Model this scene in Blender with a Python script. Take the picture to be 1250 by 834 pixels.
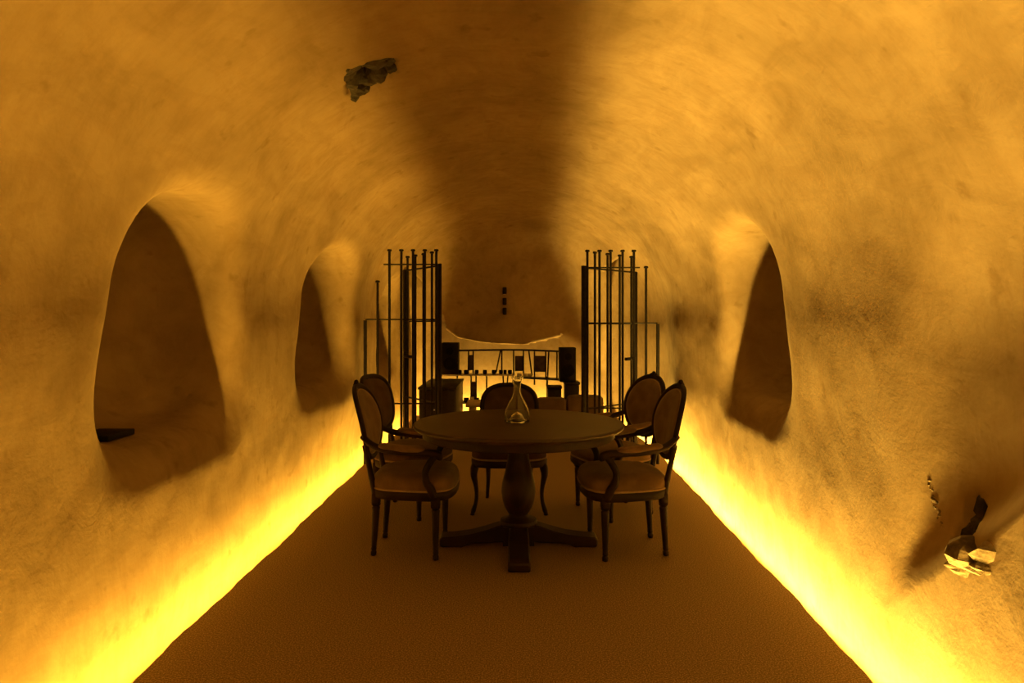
import bpy, math, random
import numpy as np
from mathutils import Vector, Matrix

random.seed(7)
S = bpy.context.scene
for o in list(bpy.data.objects):
    bpy.data.objects.remove(o)
COL = S.collection
PI = math.pi

# ------------------------------------------------------------------ camera
cam_d = bpy.data.cameras.new('camera')
cam = bpy.data.objects.new('camera', cam_d)
COL.objects.link(cam)
cam.location = (0, 0, 1.36)
cam.rotation_euler = (PI / 2, 0, 0)
cam_d.sensor_width = 36
cam_d.lens = 810 / 1250 * 36
cam_d.shift_y = -20 / 1250
cam_d.clip_start = 0.05
S.camera = cam

# ------------------------------------------------------------------ world, exposure
w = bpy.data.worlds.new('world')
S.world = w
w.use_nodes = True
w.node_tree.nodes['Background'].inputs[0].default_value = (0, 0, 0, 1)
w.node_tree.nodes['Background'].inputs[1].default_value = 0
S.view_settings.view_transform = 'Standard'
S.view_settings.look = 'None'
S.view_settings.exposure = 0.0
S.view_settings.gamma = 1
S.view_settings.use_curve_mapping = False
S.cycles.max_bounces = 10
S.cycles.diffuse_bounces = 6
S.cycles.glossy_bounces = 4
S.cycles.transmission_bounces = 10
S.cycles.caustics_reflective = False
S.cycles.caustics_refractive = False

# LED strips hidden in the gap between floor and wall: the only light
LED_COL_L, LED_COL_R = (1.0, 0.53, 0.055), (1.0, 0.585, 0.085)
LED_W = 0.026            # width of the lit tape
LED_L, LED_R, LED_B = 400.0, 800.0, 480.0
LED_Z = -0.20            # below the floor
OFF_L, OFF_R, OFF_B = 0.044, 0.066, 0.034   # distance of tape from the floor's edge

# ------------------------------------------------------------------ tags and meshes
def tag(o, label=None, cat=None, group=None, kind=None):
    if label: o['label'] = label
    if cat: o['category'] = cat
    if group: o['group'] = group
    if kind: o['kind'] = kind
    return o

def thing(name, label, cat, loc=(0, 0, 0), rz=0, group=None):
    o = bpy.data.objects.new(name, None)
    o.empty_display_size = 0.1
    COL.objects.link(o)
    o.location = loc
    o.rotation_euler = (0, 0, rz)
    return tag(o, label, cat, group)

class MB:
    def __init__(s):
        s.v = []; s.f = []; s.sm = []
    def add(s, v, f, smooth=True):
        n = len(s.v)
        s.v += [tuple(p) for p in v]
        s.f += [tuple(i + n for i in q) for q in f]
        s.sm += [smooth] * len(f)
        return s
    def box(s, x0, x1, y0, y1, z0, z1, b=0.004, M=None):
        # chamfered box
        b = min(b, (x1-x0)*.3, (y1-y0)*.3, (z1-z0)*.3)
        vs = []; idx = {}
        for ix, X in enumerate((x0, x1)):
            for iy, Y in enumerate((y0, y1)):
                for iz, Z in enumerate((z0, z1)):
                    sx, sy, sz = (1 if ix == 0 else -1), (1 if iy == 0 else -1), (1 if iz == 0 else -1)
                    for ax in range(3):
                        p = [X + sx*b, Y + sy*b, Z + sz*b]
                        p[ax] = (X, Y, Z)[ax]
                        idx[(ix, iy, iz, ax)] = len(vs); vs.append(p)
        fs = []
        for ax in range(3):
            o1, o2 = [a for a in range(3) if a != ax]
            for side in (0, 1):
                q = []
                for (u, v_) in ((0, 0), (1, 0), (1, 1), (0, 1)):
                    k = [0, 0, 0]; k[ax] = side; k[o1] = u; k[o2] = v_
                    q.append(idx[(*k, ax)])
                flip = (side == 0) != (ax == 1)
                fs.append(q[::-1] if flip else q)
        for ax in range(3):
            o1, o2 = [a for a in range(3) if a != ax]
            for u in (0, 1):
                for v_ in (0, 1):
                    a = [0]*3; a[o1] = u; a[o2] = v_
                    c = list(a); a[ax] = 0; c[ax] = 1
                    q = [idx[(*a, o1)], idx[(*c, o1)], idx[(*c, o2)], idx[(*a, o2)]]
                    fs.append(s._orient(vs, q, ((x0+x1)/2, (y0+y1)/2, (z0+z1)/2)))
        for ix in (0, 1):
            for iy in (0, 1):
                for iz in (0, 1):
                    q = [idx[(ix, iy, iz, a)] for a in range(3)]
                    fs.append(s._orient(vs, q, ((x0+x1)/2, (y0+y1)/2, (z0+z1)/2)))
        fs = [s._orient(vs, q, ((x0+x1)/2, (y0+y1)/2, (z0+z1)/2)) for q in fs]
        if M is not None: vs = [M @ Vector(p) for p in vs]
        return s.add(vs, fs, False)
    def _orient(s, vs, q, c):
        a, b_, d = (Vector(vs[q[i]]) for i in (0, 1, 2))
        n = (b_-a).cross(d-a)
        m = sum((Vector(vs[i]) for i in q), Vector()) / len(q)
        return list(q) if n.dot(m - Vector(c)) > 0 else list(q)[::-1]
    def tube(s, pts, r, n=10, closed=False, flat=1.0, ref=None, cap=True):
        pts = [Vector(p) for p in pts]
        N = len(pts)
        rr = r if isinstance(r, (list, tuple)) else [r]*N
        tang = []
        for i in range(N):
            if closed: t = pts[(i+1) % N] - pts[i-1]
            else: t = pts[min(i+1, N-1)] - pts[max(i-1, 0)]
            tang.append(t.normalized())
        ref = Vector(ref) if ref else None
        if ref is None:
            ref0 = Vector((0, 0, 1)) if abs(tang[0].z) < .9 else Vector((1, 0, 0))
            nrm = tang[0].cross(ref0).normalized()
        vs = []
        for i in range(N):
            t = tang[i]
            if ref is not None:
                nrm = (ref - t*ref.dot(t)).normalized()
            else:
                nrm = (nrm - t*nrm.dot(t)).normalized()
            bi = t.cross(nrm)
            for k in range(n):
                a = 2*PI*k/n
                vs.append(pts[i] + nrm*(math.cos(a)*rr[i]*flat) + bi*(math.sin(a)*rr[i]))
        fs = []
        for i in range(N if closed else N-1):
            j = (i+1) % N
            for k in range(n):
                l = (k+1) % n
                fs.append((i*n+k, i*n+l, j*n+l, j*n+k))
        if not closed and cap:
            fs.append(tuple(range(n-1, -1, -1)))
            fs.append(tuple((N-1)*n+k for k in range(n)))
        return s.add(vs, fs, True)
    def lathe(s, prof, n=24, c=(0, 0, 0), closed=False):
        vs = []; fs = []
        for (r, z) in prof:
            for k in range(n):
                a = 2*PI*k/n
                vs.append((c[0]+r*math.cos(a), c[1]+r*math.sin(a), c[2]+z))
        m = len(prof)
        for i in range(m if closed else m-1):
            j = (i+1) % m
            for k in range(n):
                l = (k+1) % n
                fs.append((i*n+k, i*n+l, j*n+l, j*n+k))
        if not closed:
            if prof[0][0] > 1e-6: fs.append(tuple(range(n-1, -1, -1)))
            if prof[-1][0] > 1e-6: fs.append(tuple((m-1)*n+k for k in range(n)))
        return s.add(vs, fs, True)
    def prism(s, outline, z0, z1, rings=None):
        # outline: list of (x, y), counter-clockwise; rings: list of (inset scale, z)
        rings = rings or [(1, z0), (1, z1)]
        n = len(outline)
        cx = sum(p[0] for p in outline)/n; cy = sum(p[1] for p in outline)/n
        vs = []
        for (k, z) in rings:
            vs += [(cx+(x-cx)*k, cy+(y-cy)*k, z) for x, y in outline]
        fs = []
        for i in range(len(rings)-1):
            for k in range(n):
                l = (k+1) % n
                fs.append((i*n+k, i*n+l, (i+1)*n+l, (i+1)*n+k))
        fs.append(tuple(range(n-1, -1, -1)))
        fs.append(tuple((len(rings)-1)*n+k for k in range(n)))
        return s.add(vs, fs, True)
    def xf(s, fn):
        s.v = [tuple(fn(*p)) for p in s.v]
        return s
    def mesh(s, name, mat):
        me = bpy.data.meshes.new(name)
        me.from_pydata(s.v, [], s.f)
        me.polygons.foreach_set('use_smooth', s.sm)
        if mat: me.materials.append(mat)
        me.update()
        return me
    def build(s, name, mat, parent=None, bevel=0, autosmooth=True):
        me = s.mesh(name, mat)
        if autosmooth:
            try: me.set_sharp_from_angle(angle=math.radians(50))
            except Exception: pass
        o = bpy.data.objects.new(name, me)
        COL.objects.link(o)
        if parent is not None: o.parent = parent
        return o

# ------------------------------------------------------------------ materials
def mat(name, col, rough=.6, metal=0, col2=None, scale=20, detail=4, bump=0, bscale=60, spec=.5, stretch=None, contrast=(.35, .65), sheen=0):
    m = bpy.data.materials.new(name); m.use_nodes = True
    nt = m.node_tree; b = nt.nodes['Principled BSDF']
    b.inputs['Base Color'].default_value = (*col, 1)
    b.inputs['Roughness'].default_value = rough
    b.inputs['Metallic'].default_value = metal
    b.inputs['Specular IOR Level'].default_value = spec
    if sheen: b.inputs['Sheen Weight'].default_value = sheen
    tc = nt.nodes.new('ShaderNodeTexCoord')
    src = tc.outputs['Object']
    if stretch:
        mp = nt.nodes.new('ShaderNodeMapping'); mp.inputs['Scale'].default_value = stretch
        nt.links.new(src, mp.inputs[0]); src = mp.outputs[0]
    if col2:
        no = nt.nodes.new('ShaderNodeTexNoise')
        no.inputs['Scale'].default_value = scale; no.inputs['Detail'].default_value = detail
        nt.links.new(src, no.inputs['Vector'])
        r = nt.nodes.new('ShaderNodeValToRGB')
        r.color_ramp.elements[0].position = contrast[0]; r.color_ramp.elements[0].color = (*col, 1)
        r.color_ramp.elements[1].position = contrast[1]; r.color_ramp.elements[1].color = (*col2, 1)
        nt.links.new(no.outputs['Fac'], r.inputs[0]); nt.links.new(r.outputs[0], b.inputs['Base Color'])
    if bump:
        n2 = nt.nodes.new('ShaderNodeTexNoise'); n2.inputs['Scale'].default_value = bscale; n2.inputs['Detail'].default_value = 5
        nt.links.new(src, n2.inputs['Vector'])
        bp = nt.nodes.new('ShaderNodeBump'); bp.inputs['Strength'].default_value = bump; bp.inputs['Distance'].default_value = .01
        nt.links.new(n2.outputs['Fac'], bp.inputs['Height']); nt.links.new(bp.outputs[0], b.inputs['Normal'])
    return m

def plaster_mat():
    m = bpy.data.materials.new('limewashed_plaster'); m.use_nodes = True
    nt = m.node_tree; b = nt.nodes['Principled BSDF']
    b.inputs['Roughness'].default_value = .9
    b.inputs['Specular IOR Level'].default_value = .12
    tc = nt.nodes.new('ShaderNodeTexCoord'); src = tc.outputs['Object']
    L = nt.links.new
    def noise(scale, detail, rough=.55, stretch=None, dist=0):
        s_ = src
        if stretch:
            mp = nt.nodes.new('ShaderNodeMapping')
            mp.inputs['Scale'].default_value = stretch[0]; mp.inputs['Rotation'].default_value = stretch[1]
            L(src, mp.inputs[0]); s_ = mp.outputs[0]
        n = nt.nodes.new('ShaderNodeTexNoise'); n.inputs['Scale'].default_value = scale
        n.inputs['Detail'].default_value = detail; n.inputs['Roughness'].default_value = rough
        n.inputs['Distortion'].default_value = dist
        L(s_, n.inputs['Vector']); return n.outputs['Fac']
    def ramp(fac, c0, c1, p0, p1):
        r = nt.nodes.new('ShaderNodeValToRGB')
        r.color_ramp.elements[0].position = p0; r.color_ramp.elements[0].color = (*c0, 1)
        r.color_ramp.elements[1].position = p1; r.color_ramp.elements[1].color = (*c1, 1)
        L(fac, r.inputs[0]); return r.outputs[0]
    def mul(a, b_, f=1):
        x = nt.nodes.new('ShaderNodeMix'); x.data_type = 'RGBA'; x.blend_type = 'MULTIPLY'
        x.inputs[0].default_value = f; L(a, x.inputs[6]); L(b_, x.inputs[7]); return x.outputs[2]
    c = ramp(noise(1.3, 5, .6, None, .6), (.265, .195, .115), (.345, .26, .165), .36, .64)
    c = mul(c, ramp(noise(5, 6, .65, ((1, .5, 1), (.5, .3, .2)), 1.0), (.86, .83, .78), (1, 1, 1), .36, .60))
    c = mul(c, ramp(noise(14, 5, .7, ((.35, 1, .25), (.3, .1, 0))), (.91, .89, .85), (1, 1, 1), .34, .55))
    c = mul(c, ramp(noise(7, 3, .5), (.80, .76, .70), (1, 1, 1), .26, .36))
    L(c, b.inputs['Base Color'])
    n1 = noise(9, 6, .6, ((1, .6, .45), (.4, 0, .2)), .8)
    n2 = noise(46, 4, .6)
    a1 = nt.nodes.new('ShaderNodeMath'); a1.operation = 'MULTIPLY_ADD'
    L(n2, a1.inputs[0]); a1.inputs[1].default_value = .30; L(n1, a1.inputs[2])
    bp = nt.nodes.new('ShaderNodeBump'); bp.inputs['Strength'].default_value = .20; bp.inputs['Distance'].default_value = .02
    L(a1.outputs[0], bp.inputs['Height']); L(bp.outputs[0], b.inputs['Normal'])
    return m

M_plaster = plaster_mat()
M_floor = mat('speckled_floor', (.14, .095, .042), .75, 0, (.42, .285, .15), 160, 3, .25, 220, .3, contrast=(.42, .68))
M_rock = mat('dark_rock', (.010, .008, .006), .8, 0, (.05, .036, .024), 18, 6, .8, 40)
M_rock2 = mat('pale_rock', (.07, .048, .026), .85, 0, (.26, .19, .11), 22, 6, .8, 45)
M_iron = mat('black_iron', (.007, .005, .004), .6, 0, (.014, .010, .008), 30, 3, .1, 120, .15)
M_wood = mat('dark_walnut', (.012, .006, .0035), .5, 0, (.024, .012, .007), 7, 5, .05, 60, .2, stretch=(1, 8, 1))
M_top = mat('dark_walnut_top', (.024, .013, .007), .42, 0, (.042, .023, .012), 5, 5, .03, 60, .4, stretch=(1.2, 9, 1))
M_chair = mat('chair_wood', (.009, .0045, .0025), .55, 0, (.019, .010, .0055), 9, 4, .05, 50, .15)
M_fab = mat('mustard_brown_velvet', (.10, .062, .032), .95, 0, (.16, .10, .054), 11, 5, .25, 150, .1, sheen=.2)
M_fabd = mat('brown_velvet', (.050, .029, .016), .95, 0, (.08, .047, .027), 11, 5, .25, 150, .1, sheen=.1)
M_pipe = mat('pale_welting', (.24, .165, .10), .9, 0, (.31, .215, .13), 60, 3)
M_black = mat('black_lacquer', (.005, .004, .0035), .6, 0, (.009, .007, .006), 12, 3, spec=.15)
M_cone = mat('speaker_cone', (.003, .003, .003), .8, 0, (.006, .005, .005), 30, 2, spec=.1)
M_cab = mat('dark_cabinet_wood', (.010, .0065, .004), .5, 0, (.018, .011, .007), 9, 4, spec=.25, stretch=(6, 1, 1))
M_sofa = mat('brown_leather', (.075, .045, .022), .65, 0, (.105, .065, .034), 9, 4, .15, 70, .3)
M_bench = mat('pale_sandstone', (.62, .45, .33), .75, 0, (.72, .55, .42), 8, 4, .1, 60)
M_steel = mat('pale_steel_shelf', (.55, .48, .42), .35, .8, (.62, .55, .48), 20, 3)
M_white = mat('white_glaze', (.75, .70, .62), .3, 0, (.80, .75, .68), 12, 2)
M_print = mat('grey_brown_panel', (.05, .036, .024), .7, 0, (.085, .06, .04), 14, 4, spec=.2)

M_glass = bpy.data.materials.new('clear_glass'); M_glass.use_nodes = True
_b = M_glass.node_tree.nodes['Principled BSDF']
_b.inputs['Base Color'].default_value = (.97, .98, .96, 1); _b.inputs['Roughness'].default_value = .02
_b.inputs['Transmission Weight'].default_value = 1; _b.inputs['IOR'].default_value = 1.46
_nt = M_glass.node_tree; _n = _nt.nodes.new('ShaderNodeTexNoise'); _n.inputs['Scale'].default_value = 9
_bp = _nt.nodes.new('ShaderNodeBump'); _bp.inputs['Strength'].default_value = .02
_nt.links.new(_n.outputs['Fac'], _bp.inputs['Height']); _nt.links.new(_bp.outputs[0], _b.inputs['Normal'])

def led_mat(name, strength, col):
    m = bpy.data.materials.new(name); m.use_nodes = True
    nt = m.node_tree; nt.nodes.clear()
    e = nt.nodes.new('ShaderNodeEmission'); o = nt.nodes.new('ShaderNodeOutputMaterial')
    e.inputs[0].default_value = (*col, 1); e.inputs[1].default_value = strength
    nt.links.new(e.outputs[0], o.inputs[0]); return m

# ------------------------------------------------------------------ the cave: one signed field, meshed and split into walls and ceiling
_rng = np.random.RandomState(3)
def _waves(n, wl):
    d = _rng.normal(size=(n, 3)); d /= np.linalg.norm(d, axis=1)[:, None]
    k = 2*PI/(wl*_rng.uniform(.7, 1.5, n))
    return d*k[:, None], _rng.uniform(0, 2*PI, n)
W1, W2, W3 = _waves(9, 1.5), _waves(12, .55), _waves(14, .2)
def wav(P, W):
    s = np.zeros(len(P))
    for d, ph in zip(*W): s += np.sin(P @ d + ph)
    return s / math.sqrt(len(W[1]))
def sstep(a, b, x):
    t = np.clip((x-a)/(b-a), 0, 1); return t*t*(3-2*t)
def smin(a, b, k):
    h = np.maximum(k-np.abs(a-b), 0)/k
    return np.minimum(a, b)-h*h*k*.25
def smax(a, b, k): return -smin(-a, -b, k)
def edge_r(Y):          # right floor edge
    return 1.372 + .041*np.clip(np.asarray(Y)-2.5, -1.2, 4.2)
def edge_l(Y): return -1.447 + 0*np.asarray(Y)
Y_BACK = 9.95
NICHES = [  # side, y0, y1, sill z, apex z, depth
    (-1, 2.79, 3.98, .79, 2.04, .82),
    (-1, 5.24, 6.32, .83, 2.02, .80),
    (-1, 8.30, 9.25, .84, 1.99, .80),
    (1, 4.07, 5.26, .82, 2.04, .82),
]
XS = np.array([-1.6, -1.08, -.98, -.80, -.4, .18, .5, .73, .86, 1.0, 1.6])
ZS = np.array([2.3, 1.75, 1.30, 1.175, 1.10, 1.062, 1.145, 1.20, 1.35, 1.95, 2.4])
def hollow(y, z):
    # shallow hollow in the right wall near the camera, with a sharper lower lip
    g = np.exp(-((y-2.12)/.50)**4)
    lip = .54+.82*(2.45-y)
    return g*sstep(lip-.10, lip+.14, z)*(1-sstep(1.25, 2.0, z))
def cave(P):
    x, y, z = P[:, 0], P[:, 1], P[:, 2]
    ax = np.where(x > 0, x-(edge_r(y)-1.45), -x)
    a, b, zs = 1.65, 1.43, 1.40
    # the tunnel pinches a little where the gate stands
    ax = ax+.13*np.exp(-((y-6.5)/.75)**2)*sstep(.1, .8, z)
    t = np.clip((zs-z)/zs, 0, 1.3)
    Wd = a + .02*sstep(0, .4, t) - .040*sstep(.4, 1, t)
    lower = ax-Wd
    e = 2.15
    upper = ((np.abs(ax/a)**e+np.maximum((z-zs)/b, 0)**e)**(1/e)-1)*a
    f = np.where(z > zs, upper, lower)
    f = smax(f, y-Y_BACK-.05*np.sin(2*x), .9)
    f = smax(f, -2.3-y, .3)
    # added recess and overhang, shaped to give the end wall its light/shadow edge
    zt = np.interp(x, XS, ZS)
    rec = np.maximum(np.maximum(y-10.40+.10*x*x+.27*np.clip(z, 0, 1.9), 9.0-y), np.maximum((z-zt)*.9, np.abs(x+.02)-1.48))
    f = smin(f, rec, .02)
    for s, y0, y1, z0, z1, dp in NICHES:
        yc, ha = (y0+y1)/2, (y1-y0)/2
        zc = z0+.64
        sx = s*x
        # arch: round head over an upright opening with a soft sill
        uu = np.abs(y-yc)/ha
        top = ((uu**2.6+(np.maximum(z-zc, 0)/(z1-zc))**2.6)**(1/2.6)-1)*ha
        sill = (z0+.08*np.clip(sx-1.6, -.2, .8))-z
        n = smax(top, sill, .36)
        dep = sx-(1.55+dp)+.35*((y-yc)/ha)**2*.5
        n = smax(n, dep, .35)
        n = np.maximum(n, 1.15-sx)
        f = smin(f, n, .24-.11*sstep(1.1, 1.55, z))
    m = np.abs(f) < .3
    if m.any():
        Q = P[m]
        up = .24+.76*sstep(1.5, 2.3, Q[:, 2])
        f[m] -= up*(.016*wav(Q, W1)+.0065*wav(Q, W2))+.0010*wav(Q, W3)
    right = (x > 0) & (y > .8) & (y < 3.2)
    f = f-np.where(right, .11*hollow(y, z), 0)
    # broken-out pockets in the plaster
    for c, nn, t1, t2, poly, dep in POCKETS:
        D = P-c
        near = (D*D).sum(1) < .16
        if not near.any(): continue
        D = D[near]
        u, v, d = D @ t1, D @ t2, D @ nn
        g = np.maximum(d-dep*(1-.5*((u*u+v*v)/.02)), -.15-d)
        for k in range(len(poly)):
            (x0, y0), (x1, y1) = poly[k-1], poly[k]
            L = math.hypot(x1-x0, y1-y0)
            g = np.maximum(g, ((u-x0)*(y1-y0)-(v-y0)*(x1-x0))/L+.25*np.maximum(d, 0))
        f[near] = smin(f[near], g, .006)
    return np.maximum(f, -.30-z)
POCKETS = []
def hit(u, v, extra=0):          # where a sight line meets the plain wall
    d = np.array([(u-625)/810, 1, -(v-397)/810]); t = np.linspace(1.2, 11, 6000)
    P = np.array([0, 0, 1.36])+t[:, None]*d
    k = int(np.argmax(cave(P) > 0))
    return P[k]+d*extra
def pocket(pix, dep):
    H = np.array([hit(*q) for q in pix]); c = H.mean(0)
    e = .05; G = np.array([(cave((c+d*e)[None])-cave((c-d*e)[None]))[0] for d in np.eye(3)])
    nn = G/np.linalg.norm(G)                       # points into the masonry
    t1 = np.cross(nn, [0, 1, 0]); t1 /= np.linalg.norm(t1); t2 = np.cross(nn, t1)
    poly = [((h-c) @ t1, (h-c) @ t2) for h in H]
    A = sum(poly[k-1][0]*poly[k][1]-poly[k][0]*poly[k-1][1] for k in range(len(poly)))
    if A < 0: poly = poly[::-1]
    return (c, nn, t1, t2, poly, dep)
POCKETS = [pocket([(420, 82), (448, 72), (484, 70), (487, 90), (462, 112), (427, 132)], .085),
           pocket([(1161, 655), (1178, 606), (1196, 586), (1203, 620), (1212, 655), (1204, 692), (1166, 694)], .085)]
_P = POCKETS; POCKETS = []
_hc = {}
def HIT0(u, v):
    global POCKETS
    keep, POCKETS = POCKETS, []
    p = hit(u, v)
    POCKETS = keep
    return p
POCKETS = _P
def build_cave():
    h = .034
    lo = np.array([-2.6, -2.5, -.40]); hi = np.array([2.6, 10.7, 3.0])
    n = np.ceil((hi-lo)/h).astype(int)+1
    gx, gy, gz = (lo[i]+h*np.arange(n[i]) for i in range(3))
    F = np.empty(n, dtype=np.float64)
    Yg, Zg = np.meshgrid(gy, gz, indexing='ij')
    yz = np.stack([Yg.ravel(), Zg.ravel()], 1)
    for i in range(n[0]):
        P = np.empty((len(yz), 3)); P[:, 0] = gx[i]; P[:, 1:] = yz
        F[i] = cave(P).reshape(n[1], n[2])
    F[0] = F[-1] = 1; F[:, 0] = F[:, -1] = 1; F[:, :, 0] = F[:, :, -1] = 1
    In = F < 0
    cnt = np.zeros(n-1, dtype=np.int8)
    for dx in (0, 1):
        for dy in (0, 1):
            for dz in (0, 1):
                cnt += In[dx:n[0]-1+dx, dy:n[1]-1+dy, dz:n[2]-1+dz]
    act = (cnt > 0) & (cnt < 8)
    I = np.argwhere(act)
    ID = -np.ones(n-1, dtype=np.int64); ID[act] = np.arange(len(I))
    acc = np.zeros((len(I), 3)); num = np.zeros(len(I))
    offs = [(a, b, c) for a in (0, 1) for b in (0, 1) for c in (0, 1)]
    for o in offs:
        for ax in range(3):
            if o[ax]: continue
            e = list(o); e[ax] = 1
            A = I+np.array(o); B = I+np.array(e)
            fa = F[A[:, 0], A[:, 1], A[:, 2]]; fb = F[B[:, 0], B[:, 1], B[:, 2]]
            m = (fa < 0) != (fb < 0)
            t = fa[m]/(fa[m]-fb[m])
            acc[m] += A[m]+(B[m]-A[m])*t[:, None]; num[m] += 1
    V = lo+h*acc/num[:, None]
    def grad(V):
        e = .006; G = np.empty_like(V)
        for k in range(3):
            d = np.zeros(3); d[k] = e
            G[:, k] = (cave(V+d)-cave(V-d))/(2*e)
        return G
    for _ in range(3):
        G = grad(V); f = cave(V)
        step = f[:, None]*G/np.maximum((G*G).sum(1), .09)[:, None]
        L = np.linalg.norm(step, axis=1); k = np.minimum(1, .4*h/np.maximum(L, 1e-9))
        V = V-step*k[:, None]
    G = grad(V); Nn = -G/np.maximum(np.linalg.norm(G, axis=1), 1e-9)[:, None]
    quads = []
    for ax in range(3):
        o1, o2 = [(1, 2), (2, 0), (0, 1)][ax]
        sl0 = [slice(1, -1)]*3; sl0[ax] = slice(0, -1)
        sl1 = [slice(1, -1)]*3; sl1[ax] = slice(1, None)
        a = In[tuple(sl0)]; b = In[tuple(sl1)]
        E = np.argwhere(a != b); first = a[tuple(E.T)]
        base = E.copy()
        for k in range(3):
            if k != ax: base[:, k] += 1
        def cid(d1, d2):
            c = base.copy(); c[:, o1] += d1; c[:, o2] += d2
            return ID[c[:, 0], c[:, 1], c[:, 2]]
        q = np.stack([cid(-1, -1), cid(0, -1), cid(0, 0), cid(-1, 0)], 1)
        q[first] = q[first][:, ::-1]     # faces look into the room
        quads.append(q)
    Q = np.concatenate(quads); Q = Q[(Q >= 0).all(1)]
    C = V[Q].mean(1)
    lab = np.full(len(Q), 0)
    lab[C[:, 0] < 0] = 1
    lab[(C[:, 2] > 2.10)] = 2
    lab[(C[:, 1] > 9.35) & (np.abs(C[:, 0]) < 1.35)] = 3
    lab[C[:, 1] < -2.15] = 4
    out = {}
    for k, nm in enumerate(('wall_right', 'wall_left', 'ceiling', 'wall_back', 'wall_front')):
        q = Q[lab == k]
        used, inv = np.unique(q.ravel(), return_inverse=True)
        me = bpy.data.meshes.new(nm)
        me.from_pydata(V[used].tolist(), [], inv.reshape(-1, 4).tolist())
        me.polygons.foreach_set('use_smooth', [True]*len(q))
        me.materials.append(M_plaster)
        me.update()
        me.normals_split_custom_set_from_vertices(Nn[used].tolist())
        o = bpy.data.objects.new(nm, me); COL.objects.link(o)
        tag(o, kind='structure'); out[nm] = o
    return out
CAVE = build_cave()
tag(CAVE['wall_right'], 'lumpy amber-lit plaster wall on the right with one arched niche')
tag(CAVE['wall_left'], 'lumpy amber-lit plaster wall on the left with arched niches')
tag(CAVE['ceiling'], 'rough plastered barrel vault with a shadowed crown')
tag(CAVE['wall_back'], 'rounded plaster end wall with an added recess that shapes its lit band and shadow edge')
tag(CAVE['wall_front'], 'plaster wall behind the camera')

# floor slab with slightly ragged edges
def ragged(y, s):
    return .006*math.sin(3.1*y+s)+.005*math.sin(7.3*y+2*s)+.003*math.sin(19*y+s*5)+.0015*math.sin(47*y+s*3)
ysf = [-2.15+i*.05 for i in range(int((10.18+2.15)/.05)+1)]
def fl_l(y): return float(edge_l(y))+ragged(y, 1.3)
def fl_r(y): return float(edge_r(y))+ragged(y, 4.1)
floor_out = [(fl_l(y), y) for y in ysf]
def back_edge(x): return 10.20-.10*x*x
outl = [(fl_r(y), y) for y in ysf if y < back_edge(1.45)]
nb = 30
xr_, xl_ = outl[-1][0], -1.447
outl += [(xr_+(xl_-xr_)*i/nb, back_edge(xr_+(xl_-xr_)*i/nb)) for i in range(nb+1)]
outl += [(fl_l(y), y) for y in reversed(ysf) if y < back_edge(1.45)]
fb = MB()
fb.add([(x, y, 0) for x, y in outl]+[(x, y, -.295) for x, y in outl],
       [tuple(range(len(outl)))]+[tuple(len(outl)+i for i in range(len(outl)-1, -1, -1))] +
       [(i, len(outl)+i, len(outl)+(i+1) % len(outl), (i+1) % len(outl)) for i in range(len(outl))], False)
floor = fb.build('floor', M_floor)
tag(floor, 'dark brown speckled floor slab stopping short of the walls', kind='structure')

# LED strips in the gap
def strip(name, label, pts, strength, col):
    t = thing(name, label, 'light strip', (pts[0][0], pts[0][1], -.295))
    ch = MB(); led = MB()
    P = [Vector((p[0], p[1], 0)) for p in pts]
    nrm = []
    for i in range(len(P)):
        d = (P[min(i+1, len(P)-1)]-P[max(i-1, 0)]).normalized()
        nrm.append(Vector((-d.y, d.x, 0)))
    o = Vector((P[0].x, P[0].y, -.295))
    vs = []
    for p, n_ in zip(P, nrm):
        for (k, z) in ((.015, -.295), (.015, LED_Z-.004), (-.015, LED_Z-.004), (-.015, -.295)):
            vs.append(p+n_*k+Vector((0, 0, z))-o)
    fs = []
    for i in range(len(P)-1):
        for k in range(4):
            l = (k+1) % 4
            fs.append((i*4+k, i*4+l, (i+1)*4+l, (i+1)*4+k))
    ch.add(vs, fs, False); ch.build('channel', M_steel, t)
    vs = []
    for p, n_ in zip(P, nrm):
        for k in (LED_W/2, -LED_W/2): vs.append(p+n_*k+Vector((0, 0, LED_Z))-o)
    led.add(vs, [(i*2, i*2+1, i*2+3, i*2+2) for i in range(len(P)-1)], False)
    led.build('led_tape', led_mat(name+'_glow', strength, col), t)
ysl = [-2.0+i*.2 for i in range(60)]
strip('led_strip', 'hidden amber light strip glowing along the foot of the left wall',
      [(float(edge_l(y))-OFF_L, y) for y in ysl if y < 9.95], LED_L, LED_COL_L)
strip('led_strip', 'hidden amber light strip glowing along the foot of the right wall',
      [(float(edge_r(y))+OFF_R, y) for y in ysl if y < 9.95], LED_R, LED_COL_R)
strip('led_strip', 'hidden amber light strip glowing under the end wall behind the shelves',
      [(x, back_edge(x)+OFF_B) for x in np.linspace(-1.38, 1.38, 16)], LED_B, LED_COL_R)

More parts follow.
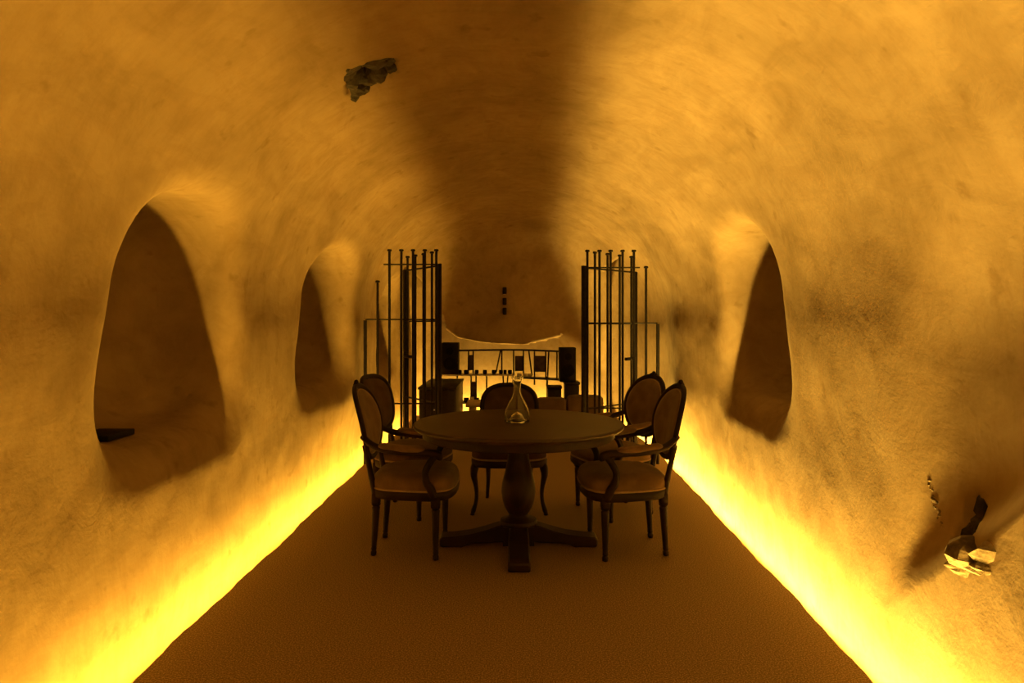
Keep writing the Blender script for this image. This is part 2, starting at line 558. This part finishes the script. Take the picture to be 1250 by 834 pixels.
# ------------------------------------------------------------------ broken stone in the plaster pockets
def rock(c, r, seed, m, parent, label=None, name='stone'):
    rg = np.random.RandomState(seed)
    n, mrows = 9, 6
    dirs = rg.normal(size=(7, 3)); dirs /= np.linalg.norm(dirs, axis=1)[:, None]
    offs = rg.uniform(.55, .85, 7)
    vs = []
    def pt(d):
        k = 1.0
        for a, o_ in zip(dirs, offs):
            q = float(np.dot(d, a))
            if q > 1e-3: k = min(k, o_/q)
        k *= rg.uniform(.93, 1.05)
        return (c[0]+r[0]*d[0]*k, c[1]+r[1]*d[1]*k, c[2]+r[2]*d[2]*k)
    vs.append(pt(np.array([0, 0, -1.])))
    for i in range(1, mrows):
        ph = -PI/2+PI*i/mrows
        for k in range(n):
            a = 2*PI*k/n
            vs.append(pt(np.array([math.cos(ph)*math.cos(a), math.cos(ph)*math.sin(a), math.sin(ph)])))
    vs.append(pt(np.array([0, 0, 1.])))
    fs = [(0, 1+(k+1) % n, 1+k) for k in range(n)]
    for i in range(mrows-2):
        for k in range(n):
            l = (k+1) % n
            fs.append((1+i*n+k, 1+i*n+l, 1+(i+1)*n+l, 1+(i+1)*n+k))
    last = len(vs)-1
    fs += [(last, 1+(mrows-2)*n+k, 1+(mrows-2)*n+(k+1) % n) for k in range(n)]
    b = MB(); b.add(vs, fs, False)
    o = b.build(name, m, parent, autosmooth=False)
    return o
CE, WR = CAVE['ceiling'], CAVE['wall_right']
def off(p, dx, dy, dz): return (p[0]+dx, p[1]+dy, p[2]+dz)
NC, NW = POCKETS[0][1], POCKETS[1][1]
for i, (u, v, k, r) in enumerate([(432, 90, .085, (.08, .08, .06)), (456, 84, .10, (.085, .07, .06)), (434, 114, .065, (.06, .065, .055)),
                                  (476, 80, .08, (.06, .06, .05)), (452, 104, .08, (.06, .06, .05)), (470, 95, .085, (.05, .05, .045)), (441, 102, .07, (.05, .05, .04)),
                                  (424, 86, .07, (.04, .05, .04)), (462, 100, .07, (.05, .05, .04)), (446, 76, .075, (.05, .05, .035)), (466, 76, .075, (.05, .05, .035)), (431, 120, .062, (.045, .05, .045)), (434, 104, .07, (.055, .055, .05)), (426, 98, .07, (.045, .05, .05)), (442, 114, .065, (.05, .05, .045)), (482, 88, .065, (.04, .045, .035))]):
    rock(tuple(HIT0(u, v)+(k-.022)*NC), tuple(1.35*q for q in r), 20+i, M_rock, CE)
for i, (u, v, k, r, m) in enumerate([(1180, 672, .055, (.075, .075, .05), M_rock2), (1200, 640, .09, (.05, .05, .06), M_rock), (1172, 645, .085, (.05, .045, .05), M_rock),
                                  (1174, 690, .03, (.045, .05, .022), M_rock2), (1200, 672, .05, (.055, .05, .045), M_rock2), (1190, 612, .085, (.05, .04, .08), M_rock), (1182, 632, .085, (.05, .04, .05), M_rock),
                                  (1198, 692, .02, (.03, .04, .018), M_rock2)]):
    rock(tuple(HIT0(u, v)+(k-.02)*NW), tuple((1.38 if m is M_rock2 else 1.25)*q for q in r), 40+i, m, WR)  # rock's lit foot and dark crevice put into pale and dark stone colours
for i in range(14):     # the crumbled plaster ridge beside the hollow
    p = HIT0(1136+1.0*i+random.uniform(-3, 3), 588+4.2*i+random.uniform(-2, 2))
    q = random.uniform(.004, .0095)
    rock(tuple(p), (q, q*1.3, q), 70+i, M_rock2, WR, name='plaster_crumb')

# ------------------------------------------------------------------ table
TX, TY = .04, 4.115
tb = thing('dining_table', 'round dark walnut dining table on a turned pedestal with four spread feet', 'table', (TX, TY, 0))
R = .648
m = MB(); m.lathe([(0, .722), (R-.045, .722), (R-.018, .726), (R-.014, .733), (R-.004, .737), (R, .744), (R, .752), (R-.006, .758), (R-.012, .76), (0, .76)], 96)
m.build('tabletop', M_top, tb)
m = MB(); m.lathe([(R-.075, .678), (R-.066, .674), (R-.058, .680), (R-.058, .722), (R-.09, .722), (R-.09, .678)], 96, closed=True)
m.build('apron', M_wood, tb)
m = MB(); m.lathe([(0, .13), (.112, .13), (.118, .14), (.112, .158), (.085, .165), (.062, .178), (.058, .19), (.068, .205), (.085, .235), (.099, .28), (.106, .33), (.102, .38),
                   (.090, .43), (.076, .485), (.066, .54), (.062, .59), (.066, .62), (.080, .63), (.080, .645), (.10, .66), (.16, .676), (.17, .69), (.17, .722), (0, .722)], 40)
m.build('pedestal', M_wood, tb)
m = MB(); m.prism([(math.cos(PI/4+PI/2*k)*.135, math.sin(PI/4+PI/2*k)*.135) for k in range(4)], .02, .132)
m.build('hub', M_wood, tb)
for k in range(4):
    m = MB()
    # side profile of one foot, extruded to its width
    prof = [(.06, .03), (.30, .022), (.345, 0), (.475, 0), (.485, .012), (.485, .050), (.47, .060), (.39, .066), (.29, .080), (.20, .104), (.13, .128), (.06, .14)]
    hw = [.060]*len(prof)
    vs = []; n = len(prof)
    for s_ in (-1, 1):
        for (r_, z_) in prof:
            wv = .062 if r_ < .2 else .068
            vs.append((r_, s_*(wv-.006), z_))
    fs = [tuple(range(n)), tuple(n+i for i in range(n-1, -1, -1))]+[(i, n+i, n+(i+1) % n, (i+1) % n) for i in range(n)]
    m.add(vs, fs, False)
    a = PI/2*k
    m.xf(lambda x, y, z: (x*math.cos(a)-y*math.sin(a), x*math.sin(a)+y*math.cos(a), z))
    o = m.build('foot', M_wood, tb)
    o.modifiers.new('bevel', 'BEVEL').width = .008

# carafe
cf = thing('carafe', 'clear glass wine carafe with flared neck on the round table', 'carafe', (TX-.008, TY, .76))
m = MB()
outer = [(.0, .0005), (.070, .0005), (.076, .003), (.079, .012), (.0785, .03), (.074, .06), (.064, .095), (.049, .125), (.034, .15), (.024, .175), (.0205, .20), (.0215, .225), (.027, .25), (.036, .272), (.0415, .281)]
inner = [(.0395, .281), (.034, .271), (.0252, .25), (.0192, .225), (.018, .20), (.0215, .175), (.0315, .148), (.0465, .122), (.0615, .093), (.0712, .06), (.0755, .03), (.0745, .016), (.066, .010), (.050, .014), (.040, .030), (.028, .050), (.012, .060), (0, .062)]
inner2 = [(0, .0005)]
outer_p = [(0, .054), (.011, .052), (.025, .043), (.036, .024), (.045, .006), (.052, .0006)] + outer[1:]
m.lathe(outer_p+inner, 48)
m.build('glass_body', M_glass, cf)

# ------------------------------------------------------------------ chairs
def back_pt(u, v, c):          # u across, v up along the raked back
    return Vector((c['bx']-c['rake']*(v-.45), u, v))
def oval(c, k=1.0, n=40):
    pts = []
    for i in range(n):
        a = 2*PI*i/n
        ca, sa = math.cos(a), math.sin(a)
        e = c['ex']
        u = c['bw']*math.copysign(abs(ca)**e, ca)
        v = c['bh']*math.copysign(abs(sa)**e, sa)
        if v < 0: u *= 1-.10*(-v/c['bh'])
        pts.append((u*k, c['bz']+v*k))
    return pts
def bow(u, c): return -.028*((u/c['bw'])**2-1)*-1       # back is hollowed a little
def seat_outline(k=1.0, n=44):
    pts = []
    for i in range(n):
        a = 2*PI*i/n
        ca, sa = math.cos(a), math.sin(a)
        x = .245*math.copysign(abs(ca)**.55, ca)+.003
        hw = .262+.04*(x/.26)
        y = hw*math.copysign(abs(sa)**.55, sa)
        if x > .2: x += .022*(1-(y/.3)**2)
        pts.append((x*k, y*k))
    return pts
def make_chair(label, loc, rz, arms=True, legs='turned', crest=False, top=.985, ex=.92, fab=None, bw=.235, bh=.215, group='upholstered chairs round the table'):
    fab = fab or M_fab
    t = thing('upholstered_armchair' if arms else 'upholstered_chair', label, 'chair', (*loc, 0), rz, group)
    c = dict(bx=-.238, rake=.225, bw=bw, bh=bh, bz=top-bh, ex=ex)
    so = seat_outline()
    m = MB(); m.prism(so, 0, 0, [(.94, .350), (.97, .345), (.995, .352), (1, .372), (1, .390), (.985, .398)])
    m.build('seat_frame', M_chair, t)
    m = MB(); m.prism(so, 0, 0, [(.975, .3985), (.99, .412), (.985, .438), (.95, .462), (.87, .481), (.70, .494), (.45, .501), (.2, .503)])
    m.build('seat_cushion', fab, t)
    m = MB(); m.tube([(x*.985, y*.985, .402) for x, y in so], .0065, 8, closed=True); m.build('piping', M_pipe, t)
    # legs
    for (lx, ly, front) in ((.160, .235, 1), (.160, -.235, 1), (-.20, .165, 0), (-.20, -.165, 0)):
        m = MB()
        if legs == 'turned':
            prof = [(.012, 0), (.017, .004), (.018, .022), (.013, .032), (.017, .038), (.0155, .05), (.0235, .27), (.025, .285), (.018, .292), (.026, .300), (.028, .306)]
            if front:
                m.lathe(prof, 14, (lx, ly, 0)); m.box(lx-.026, lx+.026, ly-.026, ly+.026, .306, .372, .005)
            else:
                m.lathe(prof, 14, (0, 0, 0)); m.box(-.024, .024, -.024, .024, .306, .372, .005)
                m.xf(lambda x, y, z: (x+lx-.018*(1-z/.372)**1.5, y+ly, z))
        else:
            sg = 1 if ly > 0 else -1
            if front:
                pts = [(lx+.045, ly+sg*.03, .012), (lx+.030, ly+sg*.022, .03), (lx+.008, ly+sg*.006, .08), (lx, ly, .14), (lx+.006, ly+sg*.006, .21), (lx+.022, ly+sg*.018, .28), (lx+.018, ly+sg*.014, .33), (lx, ly, .372)]
                rr = [.012, .018, .014, .014, .017, .024, .030, .028]
            else:
                pts = [(lx-.075, ly+sg*.01, 0), (lx-.05, ly+sg*.006, .07), (lx-.022, ly, .17), (lx, ly, .28), (lx, ly, .372)]
                rr = [.013, .014, .016, .02, .024]
            pts2, rr2 = spline(pts, rr, 4)
            m.tube(pts2, rr2, 10)
            if front:
                m.lathe([(.012, 0), (.017, .004), (.017, .010), (.012, .014)], 10, (lx+.042, ly+sg*.028, 0))
        m.build('leg', M_chair, t)
    # back frame, pads
    ov = oval(c)
    m = MB(); m.tube([back_pt(u, v, c)+Vector((.045*(u/c['bw'])**2, 0, 0)) for u, v in ov], .019, 10, closed=True, flat=.8, ref=(1, 0, .14))
    m.build('back_frame', M_chair, t)
    for sgn, nm, mt in ((1, 'back_cushion', fab), (-1, 'back_upholstery', fab)):
        m = MB(); vs = []; rings = [(.93, 0), (.90, .014), (.80, .024), (.6, .031), (.3, .034)]
        if sgn < 0: rings = [(.93, .0), (.90, .006), (.6, .012), (.3, .014)]
        for k, d in rings:
            for (u, v) in oval(c, k):
                p = back_pt(u, v, c)+Vector((.045*(u/c['bw'])**2, 0, 0))
                vs.append(p+Vector((1, 0, .14))*d*sgn)
        n = len(ov); fs = []
        for i in range(len(rings)-1):
            for q in range(n):
                l = (q+1) % n
                fs.append((i*n+q, i*n+l, (i+1)*n+l, (i+1)*n+q))
        fs.append(tuple((len(rings)-1)*n+q for q in range(n)))
        if sgn < 0: fs = [f[::-1] for f in fs]
        m.add(vs, fs); m.build(nm, mt, t)
    ok = [k for k, (u, v) in enumerate(oval(c, .915))]
    m = MB(); m.tube([back_pt(u, v, c)+Vector((.012+.045*(u/c['bw'])**2, 0, 0)) for u, v in oval(c, .90)], .005, 6, closed=True)
    m.build('piping', M_pipe if fab is M_fab else fab, t)
    # posts from the rear legs to the back
    for sg in (-1, 1):
        a = Vector((-.205, sg*.165, .36))
        vlow = c['bz']-c['bh']*.55
        b = back_pt(sg*c['bw']*.78, vlow, c)+Vector((.02, 0, 0))
        mid = (a+b)/2+Vector((-.005, -sg*.012, 0))
        p2, r2 = spline([a, mid, b], [.021, .016, .017], 5)
        m = MB(); m.tube(p2, r2, 10); m.build('back_post', M_chair, t)
    if crest:
        m = MB()
        top_p = back_pt(0, top+.012, c)
        for (dy, dz, rr_) in ((0, .012, .016), (-.022, .004, .012), (.022, .004, .012), (-.042, -.002, .010), (.042, -.002, .010)):
            m.lathe([(0, -rr_), (rr_*.7, -rr_*.7), (rr_, 0), (rr_*.7, rr_*.7), (0, rr_)], 10, (top_p.x, top_p.y+dy, top_p.z+dz))
        m.build('crest', M_chair, t)
    if arms:
        for sg in (-1, 1):
            va = c['bz']-c['bh']*.38
            p0 = back_pt(sg*c['bw']*.90, va+.02, c)+Vector((.025, 0, 0))
            pts = [p0, (-.19, sg*.262, .662), (-.08, sg*.288, .640), (.04, sg*.292, .632), (.14, sg*.288, .628), (.185, sg*.284, .612), (.186, sg*.282, .590)]
            p2, r2 = spline(pts, [.017, .020, .021, .021, .023, .025, .016], 4)
            m = MB(); m.tube(p2, r2, 10)
            pts = [(.165, sg*.285, .615), (.135, sg*.290, .575), (.108, sg*.286, .52), (.112, sg*.278, .46), (.138, sg*.270, .415), (.152, sg*.258, .372)]
            p3, r3 = spline(pts, [.020, .020, .020, .022, .025, .026], 4)
            m.tube(p3, r3, 10)
            ar = m.build('arm', M_chair, t)
            m = MB()
            pts = [(-.16, sg*.274, .663), (-.13, sg*.281, .666), (-.02, sg*.291, .654), (.07, sg*.292, .651), (.105, sg*.290, .642)]
            p4, r4 = spline(pts, [.012, .027, .031, .029, .012], 4)
            m.tube(p4, r4, 10, flat=.72, ref=(0, 0, 1))
            m.build('armrest_pad', fab, ar)
    return t
def spline(pts, rr, k):
    pts = [Vector(p) for p in pts]; out = []; ro = []
    n = len(pts)
    for i in range(n-1):
        p0, p1, p2, p3 = pts[max(i-1, 0)], pts[i], pts[i+1], pts[min(i+2, n-1)]
        for j in range(k):
            t = j/k
            out.append(.5*((2*p1)+(p2-p0)*t+(2*p0-5*p1+4*p2-p3)*t*t+(3*p1-p0-3*p2+p3)*t**3))
            ro.append(rr[i]*(1-t)+rr[i+1]*t)
    out.append(pts[-1]); ro.append(rr[-1])
    return out, ro
D = math.radians
G1 = 'upholstered chairs round the table'
make_chair('carved brown upholstered armchair at the left edge of the round table, nearest the camera', (-.598, 4.08), D(-1), crest=True, top=.985)
make_chair('carved brown upholstered armchair at the right edge of the round table, nearest the camera', (.68, 4.065), D(184), crest=True, top=.985)
make_chair('brown armchair with oval back and carved crest before the right gate', (.735, 4.845), D(203), crest=True, top=.975)
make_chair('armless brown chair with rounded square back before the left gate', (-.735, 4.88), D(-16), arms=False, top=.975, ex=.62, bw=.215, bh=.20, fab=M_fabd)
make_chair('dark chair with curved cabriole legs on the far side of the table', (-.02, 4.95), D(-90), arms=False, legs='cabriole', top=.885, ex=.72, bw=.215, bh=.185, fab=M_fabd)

# ------------------------------------------------------------------ iron gates
def bar(parent, x, y, z0, z1, r=.010, ball=True, name='bar'):
    m = MB()
    m.lathe([(r, z0), (r, z1-.02)], 8, (x, y, 0))
    if ball:
        m.lathe([(0, z1-.026), (r*1.7, z1-.022), (r*1.9, z1-.012), (r*1.5, z1-.003), (0, z1)], 10, (x, y, 0))
    return m.build(name, M_iron, parent)
def rail(parent, p, q, r=.008, name='rail'):
    m = MB(); m.tube([p, q], r, 6); return m.build(name, M_iron, parent)
GY = 6.5
def panel(side, xs, tops, x_post, z_rails, label, group):
    t = thing('fixed_gate_screen', label, 'gate', (xs[-1], GY, 0), 0, group)
    ox = xs[-1]
    bar(t, x_post-ox, 0, 0, z_rails[1]+.012, .017, False, 'post')
    for x, z in zip(xs, tops): bar(t, x-ox, 0, .0, z, .0125, True)
    rail(t, (xs[1]-side*.06-ox, .014, z_rails[0]), (xs[-1]+side*.012-ox, .014, z_rails[0]))
    rail(t, (x_post-ox, .014, z_rails[1]), (xs[-1]+side*.012-ox, .014, z_rails[1]))
    rail(t, (x_post-ox, .014, z_rails[2]), (xs[-1]+side*.012-ox, .014, z_rails[2]))
    rail(t, (x_post-ox, .014, .09), (xs[-1]+side*.012-ox, .014, .09))
    return t
px = lambda p, Y: (p-625)*Y/810
xsL = [px(p, GY) for p in (461, 475.4, 489.9, 504.2, 518.6, 532.6)]
panel(1, xsL, [1.80, 2.106, 2.106, 2.106, 2.106, 2.106], px(445.8, GY), (1.955, 1.415, .59),
      'fixed black iron gate panel beside the left wall, thin bars stepping up', 'fixed iron gate panels')
xsR = [px(p, GY) for p in (788.6, 773.8, 760, 745.3, 731.8, 717)]
panel(-1, xsR, [1.94, 2.10, 2.10, 2.10, 2.10, 2.10], px(803, GY), (1.925, 1.38, .545),
      'fixed black iron gate panel beside the right wall, thin bars stepping up', 'fixed iron gate panels')
def leaf(x0, x1, y1, zt, z_rails, lock_z, side, label):
    L = math.hypot(x1-x0, y1-GY-.03); a = math.atan2(y1-GY-.03, x1-x0)
    t = thing('iron_gate_leaf', label, 'gate', (x0, GY+.03, 0), a, 'open iron gate leaves')
    m = MB(); m.box(-.027, .027, -.012, .012, .02, z_rails[0]+.02, .003); m.build('hinge_stile', M_iron, t)
    m = MB(); m.box(L-.027, L+.027, -.012, .012, .02, z_rails[0]+.01, .003); m.build('lock_stile', M_iron, t)
    nb = 4
    for i in range(nb): bar(t, L*(i+.85)/(nb+.2), .0, .06, zt, .0125)
    for z in (z_rails[0], z_rails[1], z_rails[2], .06):
        rail(t, (0, .0, z), (L, .0, z), .009)
    m = MB(); m.box(L-.17, L-.02, -.02, .02, lock_z-.016, lock_z+.016, .003); lk = m.build('lock', M_iron, t)
    m = MB(); m.tube([(L-.165, -.03, lock_z+.01), (L-.168, -.035, lock_z-.05), (L-.16, -.035, lock_z-.11)], .010, 8)
    if side < 0: m.build('handle', M_iron, lk)
    return t
leaf(px(536, GY), -1.15, 7.13, 2.10, (1.945, 1.40, .59), 1.025, -1, 'open black iron gate leaf swung back towards the left wall')
leaf(px(713, GY), 1.325, 7.13, 2.10, (1.925, 1.375, .53), 1.00, 1, 'open black iron gate leaf swung back towards the right wall')

# ------------------------------------------------------------------ back room furniture
def wz(py, Y): return 1.36-(py-397)*Y/810
# shelving: curved dark metal frame
SH = thing('shelving_frame', 'long dark metal shelving frame with slanted rods before the lit end wall', 'shelf', (0, 9.5, 0))
def lp(x, y, z): return (x, y-9.5, z)
def shy(x): return 9.5 if x < .05 else 9.5-.45*((x-.05)/.7)**1.3
def shX(p):                       # frame x for an image column
    x = px(p, 9.5)
    for _ in range(5): x = px(p, shy(x))
    return x
xs_ = np.linspace(shX(541), shX(690), 24)
m = MB(); m.tube([lp(x, shy(x), 1.0+.006*math.cos(3*x)) for x in xs_], .013, 8); m.build('top_rail', M_iron, SH)
m = MB()
def board(x0, x1, z, d, n=14):
    xs = np.linspace(x0, x1, n); b = MB()
    vs = []
    for x in xs:
        for (dy, dz) in ((-d, 0), (-d, .018), (d, .018), (d, 0)): vs.append(lp(x, shy(x)+dy, z+dz))
    fs = [(i*4+k, (i+1)*4+k, (i+1)*4+(k+1) % 4, i*4+(k+1) % 4) for i in range(n-1) for k in range(4)]
    fs += [(0, 1, 2, 3), tuple((n-1)*4+k for k in (3, 2, 1, 0))]
    b.add(vs, fs, False); return b
tag(board(shX(537), shX(628), .645, .13).build('shelf_board', M_steel, SH), 'pale metal shelf board')
board(shX(629), shX(694), .605, .13).build('shelf_board', M_cab, SH)
tag(board(shX(556), shX(612), .245, .12).build('shelf_board', M_cab, SH), 'low dark shelf board')
rods = [(572, 428, 571.5, 457), (577.5, 428, 577.5, 457), (611, 429, 605.5, 455), (612.5, 429, 612.5, 457), (627, 429, 627, 457), (639, 429, 639, 458),
        (645.5, 428, 649.5, 459), (652.5, 428, 652.5, 470), (666.3, 427, 666.3, 463), (670, 427, 668, 472), (680, 426, 680, 463),
        (558, 460, 558, 492), (581, 460, 581, 489), (575, 460, 575, 489), (614, 460, 616, 482), (620, 460, 617.5, 482), (667.8, 463, 667.8, 500), (691, 465, 691, 500), (594, 460, 594, 490), (626, 460, 626, 490)]
for (a, b_, c_, d_) in rods:
    x0, x1 = shX(a), shX(c_); y0, y1 = shy(x0), shy(x1)
    z0 = 1.0 if b_ < 440 else .64
    z1 = wz(d_, y1) if d_ < 480 else .24
    if d_ >= 495: z1 = 0
    if b_ > 440 and d_ < 495 and a in (558, 594, 626): z1 = 0
    m = MB(); m.tube([lp(x0, y0+.02, z0), lp(x1, y1+.02, z1)], .012, 6); m.build('rod', M_iron, SH)
for (a, b_, c_, d_) in ((572, 433.5, 577.5, 452), (628.5, 434.5, 639, 453), (652.5, 434.5, 666, 454), (575, 466, 581, 486)):
    x0, x1 = shX(a), shX(c_); y = shy((x0+x1)/2)+.02
    m = MB(); m.box(x0, x1, y-9.5-.01, y-9.5+.01, wz(d_, y), wz(b_, y), .002); m.build('back_panel', M_print, SH)
# cups and dishes
def cup(p, z, r, hh, label, m_=None, name='cup', cat='cup', group=None):
    x = shX(p); y = shy(x)-.05
    t = MB()
    t.lathe([(0, 0), (r*.7, 0), (r*.95, hh*.15), (r, hh*.5), (r*.9, hh), (r*.8, hh), (r*.85, hh*.5), (r*.6, hh*.15), (0, hh*.12)], 14)
    o = t.build(name, m_ or M_black); o.location = (x, y, z)
    return tag(o, label, cat, group)
order = ['leftmost', 'second from left', 'third from left', 'fourth from left', 'fifth from left', 'sixth from left', 'seventh from left', 'rightmost']
for i, p in enumerate((561.5, 569, 582, 592, 603, 611.5, 616.5, 622.5)):
    cup(p, .6635, .030 if i not in (6,) else .024, .058, '%s small black cup on the pale upper shelf board' % order[i], group='small black cups on the pale shelf board')
for i, p in enumerate((634, 640.5, 646.5)):
    cup(p, .6235, .034, .05 , '%s of three small white bowls on the shelf behind the carafe' % ('left', 'middle', 'right')[i], M_white, 'bowl', 'bowl', 'small white bowls on the shelf')
for i, p in enumerate((561, 569.5, 582)):
    cup(p, .2635, .040, .06, '%s of three dark cups on the low shelf board at left' % ('left', 'middle', 'right')[i], group='dark cups on the low shelf board')
cup(576.5, .2635, .034, .075, 'single pale cup among dark cups on the low shelf board', M_white)

def speaker(label, x0, x1, y0, y1, z0, z1):
    t = thing('loudspeaker', label, 'speaker', ((x0+x1)/2, (y0+y1)/2, z0))
    wx, wy, hh = (x1-x0)/2, (y1-y0)/2, z1-z0
    m = MB(); m.box(-wx, wx, -wy, wy, 0, hh, .008); m.build('cabinet', M_black, t)
    for (zc, r) in ((hh*.34, wx*.72), (hh*.74, wx*.42)):
        m = MB(); m.lathe([(r*1.12, 0), (r*1.1, .010), (r, .010), (r*.45, -.02+.024), (r*.3, .008), (0, .010)], 24)
        m.xf(lambda x, y, z: (x, -wy-z+.001, y+zc)); m.build('driver', M_cone, t)
    return t
speaker('upright black loudspeaker standing on the left end of the shelf', px(539.5, 9.4), px(559.5, 9.4), 9.36, 9.62, .6635, wz(418.5, 9.36))
spk = speaker('upright black loudspeaker standing on the right dark cabinet', px(682.5, 8.9), px(702, 8.9), 8.76, 9.02, wz(467, 8.72)+.0005, wz(424.5, 8.76))

def cabinet(label, x0, x1, y0, y1, h, ndoor, m_=None, name='cabinet'):
    t = thing(name, label, 'cabinet', ((x0+x1)/2, (y0+y1)/2, 0))
    wx, wy = (x1-x0)/2, (y1-y0)/2
    m_ = m_ or M_cab
    m = MB(); m.box(-wx+.012, wx-.012, -wy+.02, wy-.01, .05, h-.03, .004); m.build('body', m_, t)
    m = MB(); m.box(-wx, wx, -wy, wy, h-.03, h, .005); m.build('top', m_, t)
    m = MB(); m.box(-wx+.04, wx-.04, -wy+.05, wy-.05, 0, .05, .003); m.build('plinth', M_black, t)
    for i in range(ndoor):
        a = -wx+.02+(2*wx-.04)*i/ndoor; b_ = -wx+.02+(2*wx-.04)*(i+1)/ndoor
        m = MB(); m.box(a+.004, b_-.004, -wy+.004, -wy+.021, .06, h-.04, .003); d = m.build('door', m_, t)
        m = MB(); k = b_-.03 if i % 2 == 0 else a+.03
        m.lathe([(.004, 0), (.005, .012), (.010, .018), (.009, .026), (0, .028)], 10)
        m.xf(lambda x, y, z: (x+k, -wy+.004-z, y+h*.6)); m.build('knob', M_steel, d)
    return t
cabinet('long dark wooden counter cabinet behind the open left gate leaf', px(510, 7.6), px(557, 7.6), 7.6, 8.8, .65, 2)
cabinet('dark cabinet under the right loudspeaker', px(689, 8.75), px(708, 8.75), 8.72, 9.06, wz(467, 8.72), 1)
cabinet('low dark box cabinet left of the right loudspeaker', px(667.5, 8.85), px(686, 8.85), 8.78, 9.08, wz(472, 8.8), 1)

# sofa, seen from behind
sf = thing('sofa', 'low brown leather sofa with its back to the table beyond the gate', 'sofa', (px(695, 7.8), 8.15, 0))
x0, x1 = px(655, 7.8)-sf.location.x, px(737, 7.8)-sf.location.x
def soft(mb, a, b_, c_, d_, e, f, r=.05):
    # rounded cushion block: superellipsoid
    n1, n2 = 20, 12
    vs = []
    pw = lambda v, e_: math.copysign(abs(v)**e_, v)
    for i in range(n2+1):
        ph = -PI/2+PI*i/n2
        for k in range(n1):
            th = 2*PI*k/n1
            vs.append(((a+b_)/2+(b_-a)/2*pw(math.cos(ph), .28)*pw(math.cos(th), .28), (c_+d_)/2+(d_-c_)/2*pw(math.cos(ph), .28)*pw(math.sin(th), .28), (e+f)/2+(f-e)/2*pw(math.sin(ph), .32)))
    fs = [(i*n1+k, i*n1+(k+1) % n1, (i+1)*n1+(k+1) % n1, (i+1)*n1+k) for i in range(n2) for k in range(n1)]
    return mb.add(vs, fs)
xm = px(692, 7.8)-sf.location.x
soft(MB(), x0+.06, x1-.02, -.36, .38, .07, .33).build('base', M_sofa, sf)
soft(MB(), x0, xm-.004, -.38, -.17, .25, .50).build('back_cushion', M_sofa, sf)
soft(MB(), xm+.004, x1, -.38, -.17, .25, .53).build('back_cushion', M_sofa, sf)
soft(MB(), x0+.03, xm-.004, -.18, .36, .30, .42).build('seat_cushion', M_sofa, sf)
soft(MB(), xm+.004, x1-.01, -.18, .36, .30, .42).build('seat_cushion', M_sofa, sf)
for lx in (x0+.12, x1-.1):
    for ly in (-.3, .3):
        m = MB(); m.lathe([(.018, 0), (.024, .09)], 10, (lx, ly, 0)); m.build('foot', M_black, sf)

bn = thing('coffee_table', 'low pale stone coffee table beyond the gate below the shelves', 'table', (px(608, 8.6), 8.80, 0))
m = MB(); m.box(-.42, .30, -.26, .24, .30, .345, .008); m.build('tabletop', M_bench, bn)
for sx in (-.34, .22):
    m = MB(); m.box(sx-.04, sx+.04, -.2, .2, 0, .30, .006); m.build('leg', M_bench, bn)

# ------------------------------------------------------------------ small spot lamps on the end wall
def find_back(x, z):
    ys = np.linspace(8.0, 10.6, 2000)
    f = cave(np.stack([np.full(2000, x), ys, np.full(2000, z)], 1))
    return float(ys[np.argmax(f > 0)])
for i, py in enumerate((355, 368, 380)):
    Y = 9.6
    for _ in range(6): Y = find_back(px(616, Y), wz(py, Y))-.06
    x, z = px(616, Y), wz(py, Y)
    t = thing('spot_lamp', 'small black spot lamp on the end wall, %s of a vertical row of three' % ('top', 'middle', 'bottom')[i], 'lamp', (x, Y, z), 0, 'spot lamps on the end wall')
    m = MB(); m.lathe([(0, -.05), (.026, -.05), (.030, -.046), (.030, .046), (.024, .052), (0, .052)], 18); m.build('housing', M_black, t)
    m = MB(); m.lathe([(0, -.056), (.018, -.055), (.022, -.051)], 16); m.build('lens', M_white if i == 0 else M_glass, t)  # top lens coloured white to stand in for its highlight
    m = MB(); m.tube([(0, .0, .0), (0, .075, .02)], .009, 8); m.lathe([(0, 0), (.001, 0)], 4); m.build('bracket', M_black, t)

# dark flat plate lying on the sill of the near left niche
def drop(x, y):
    zs = np.linspace(1.2, .5, 1500)
    f = cave(np.stack([np.full(1500, x), np.full(1500, y), zs], 1))
    return float(zs[np.argmax(f > 0)])
hx, hy = -1.97, 3.2
pl = MB(); pl.box(-.09, .09, -.11, .11, .0, .028, .004)
o = pl.build('flat_plate', M_black); o.location = (hx, hy, drop(hx, hy)-.004)
tag(o, 'flat black plate lying on the sill of the near left niche', 'plate')
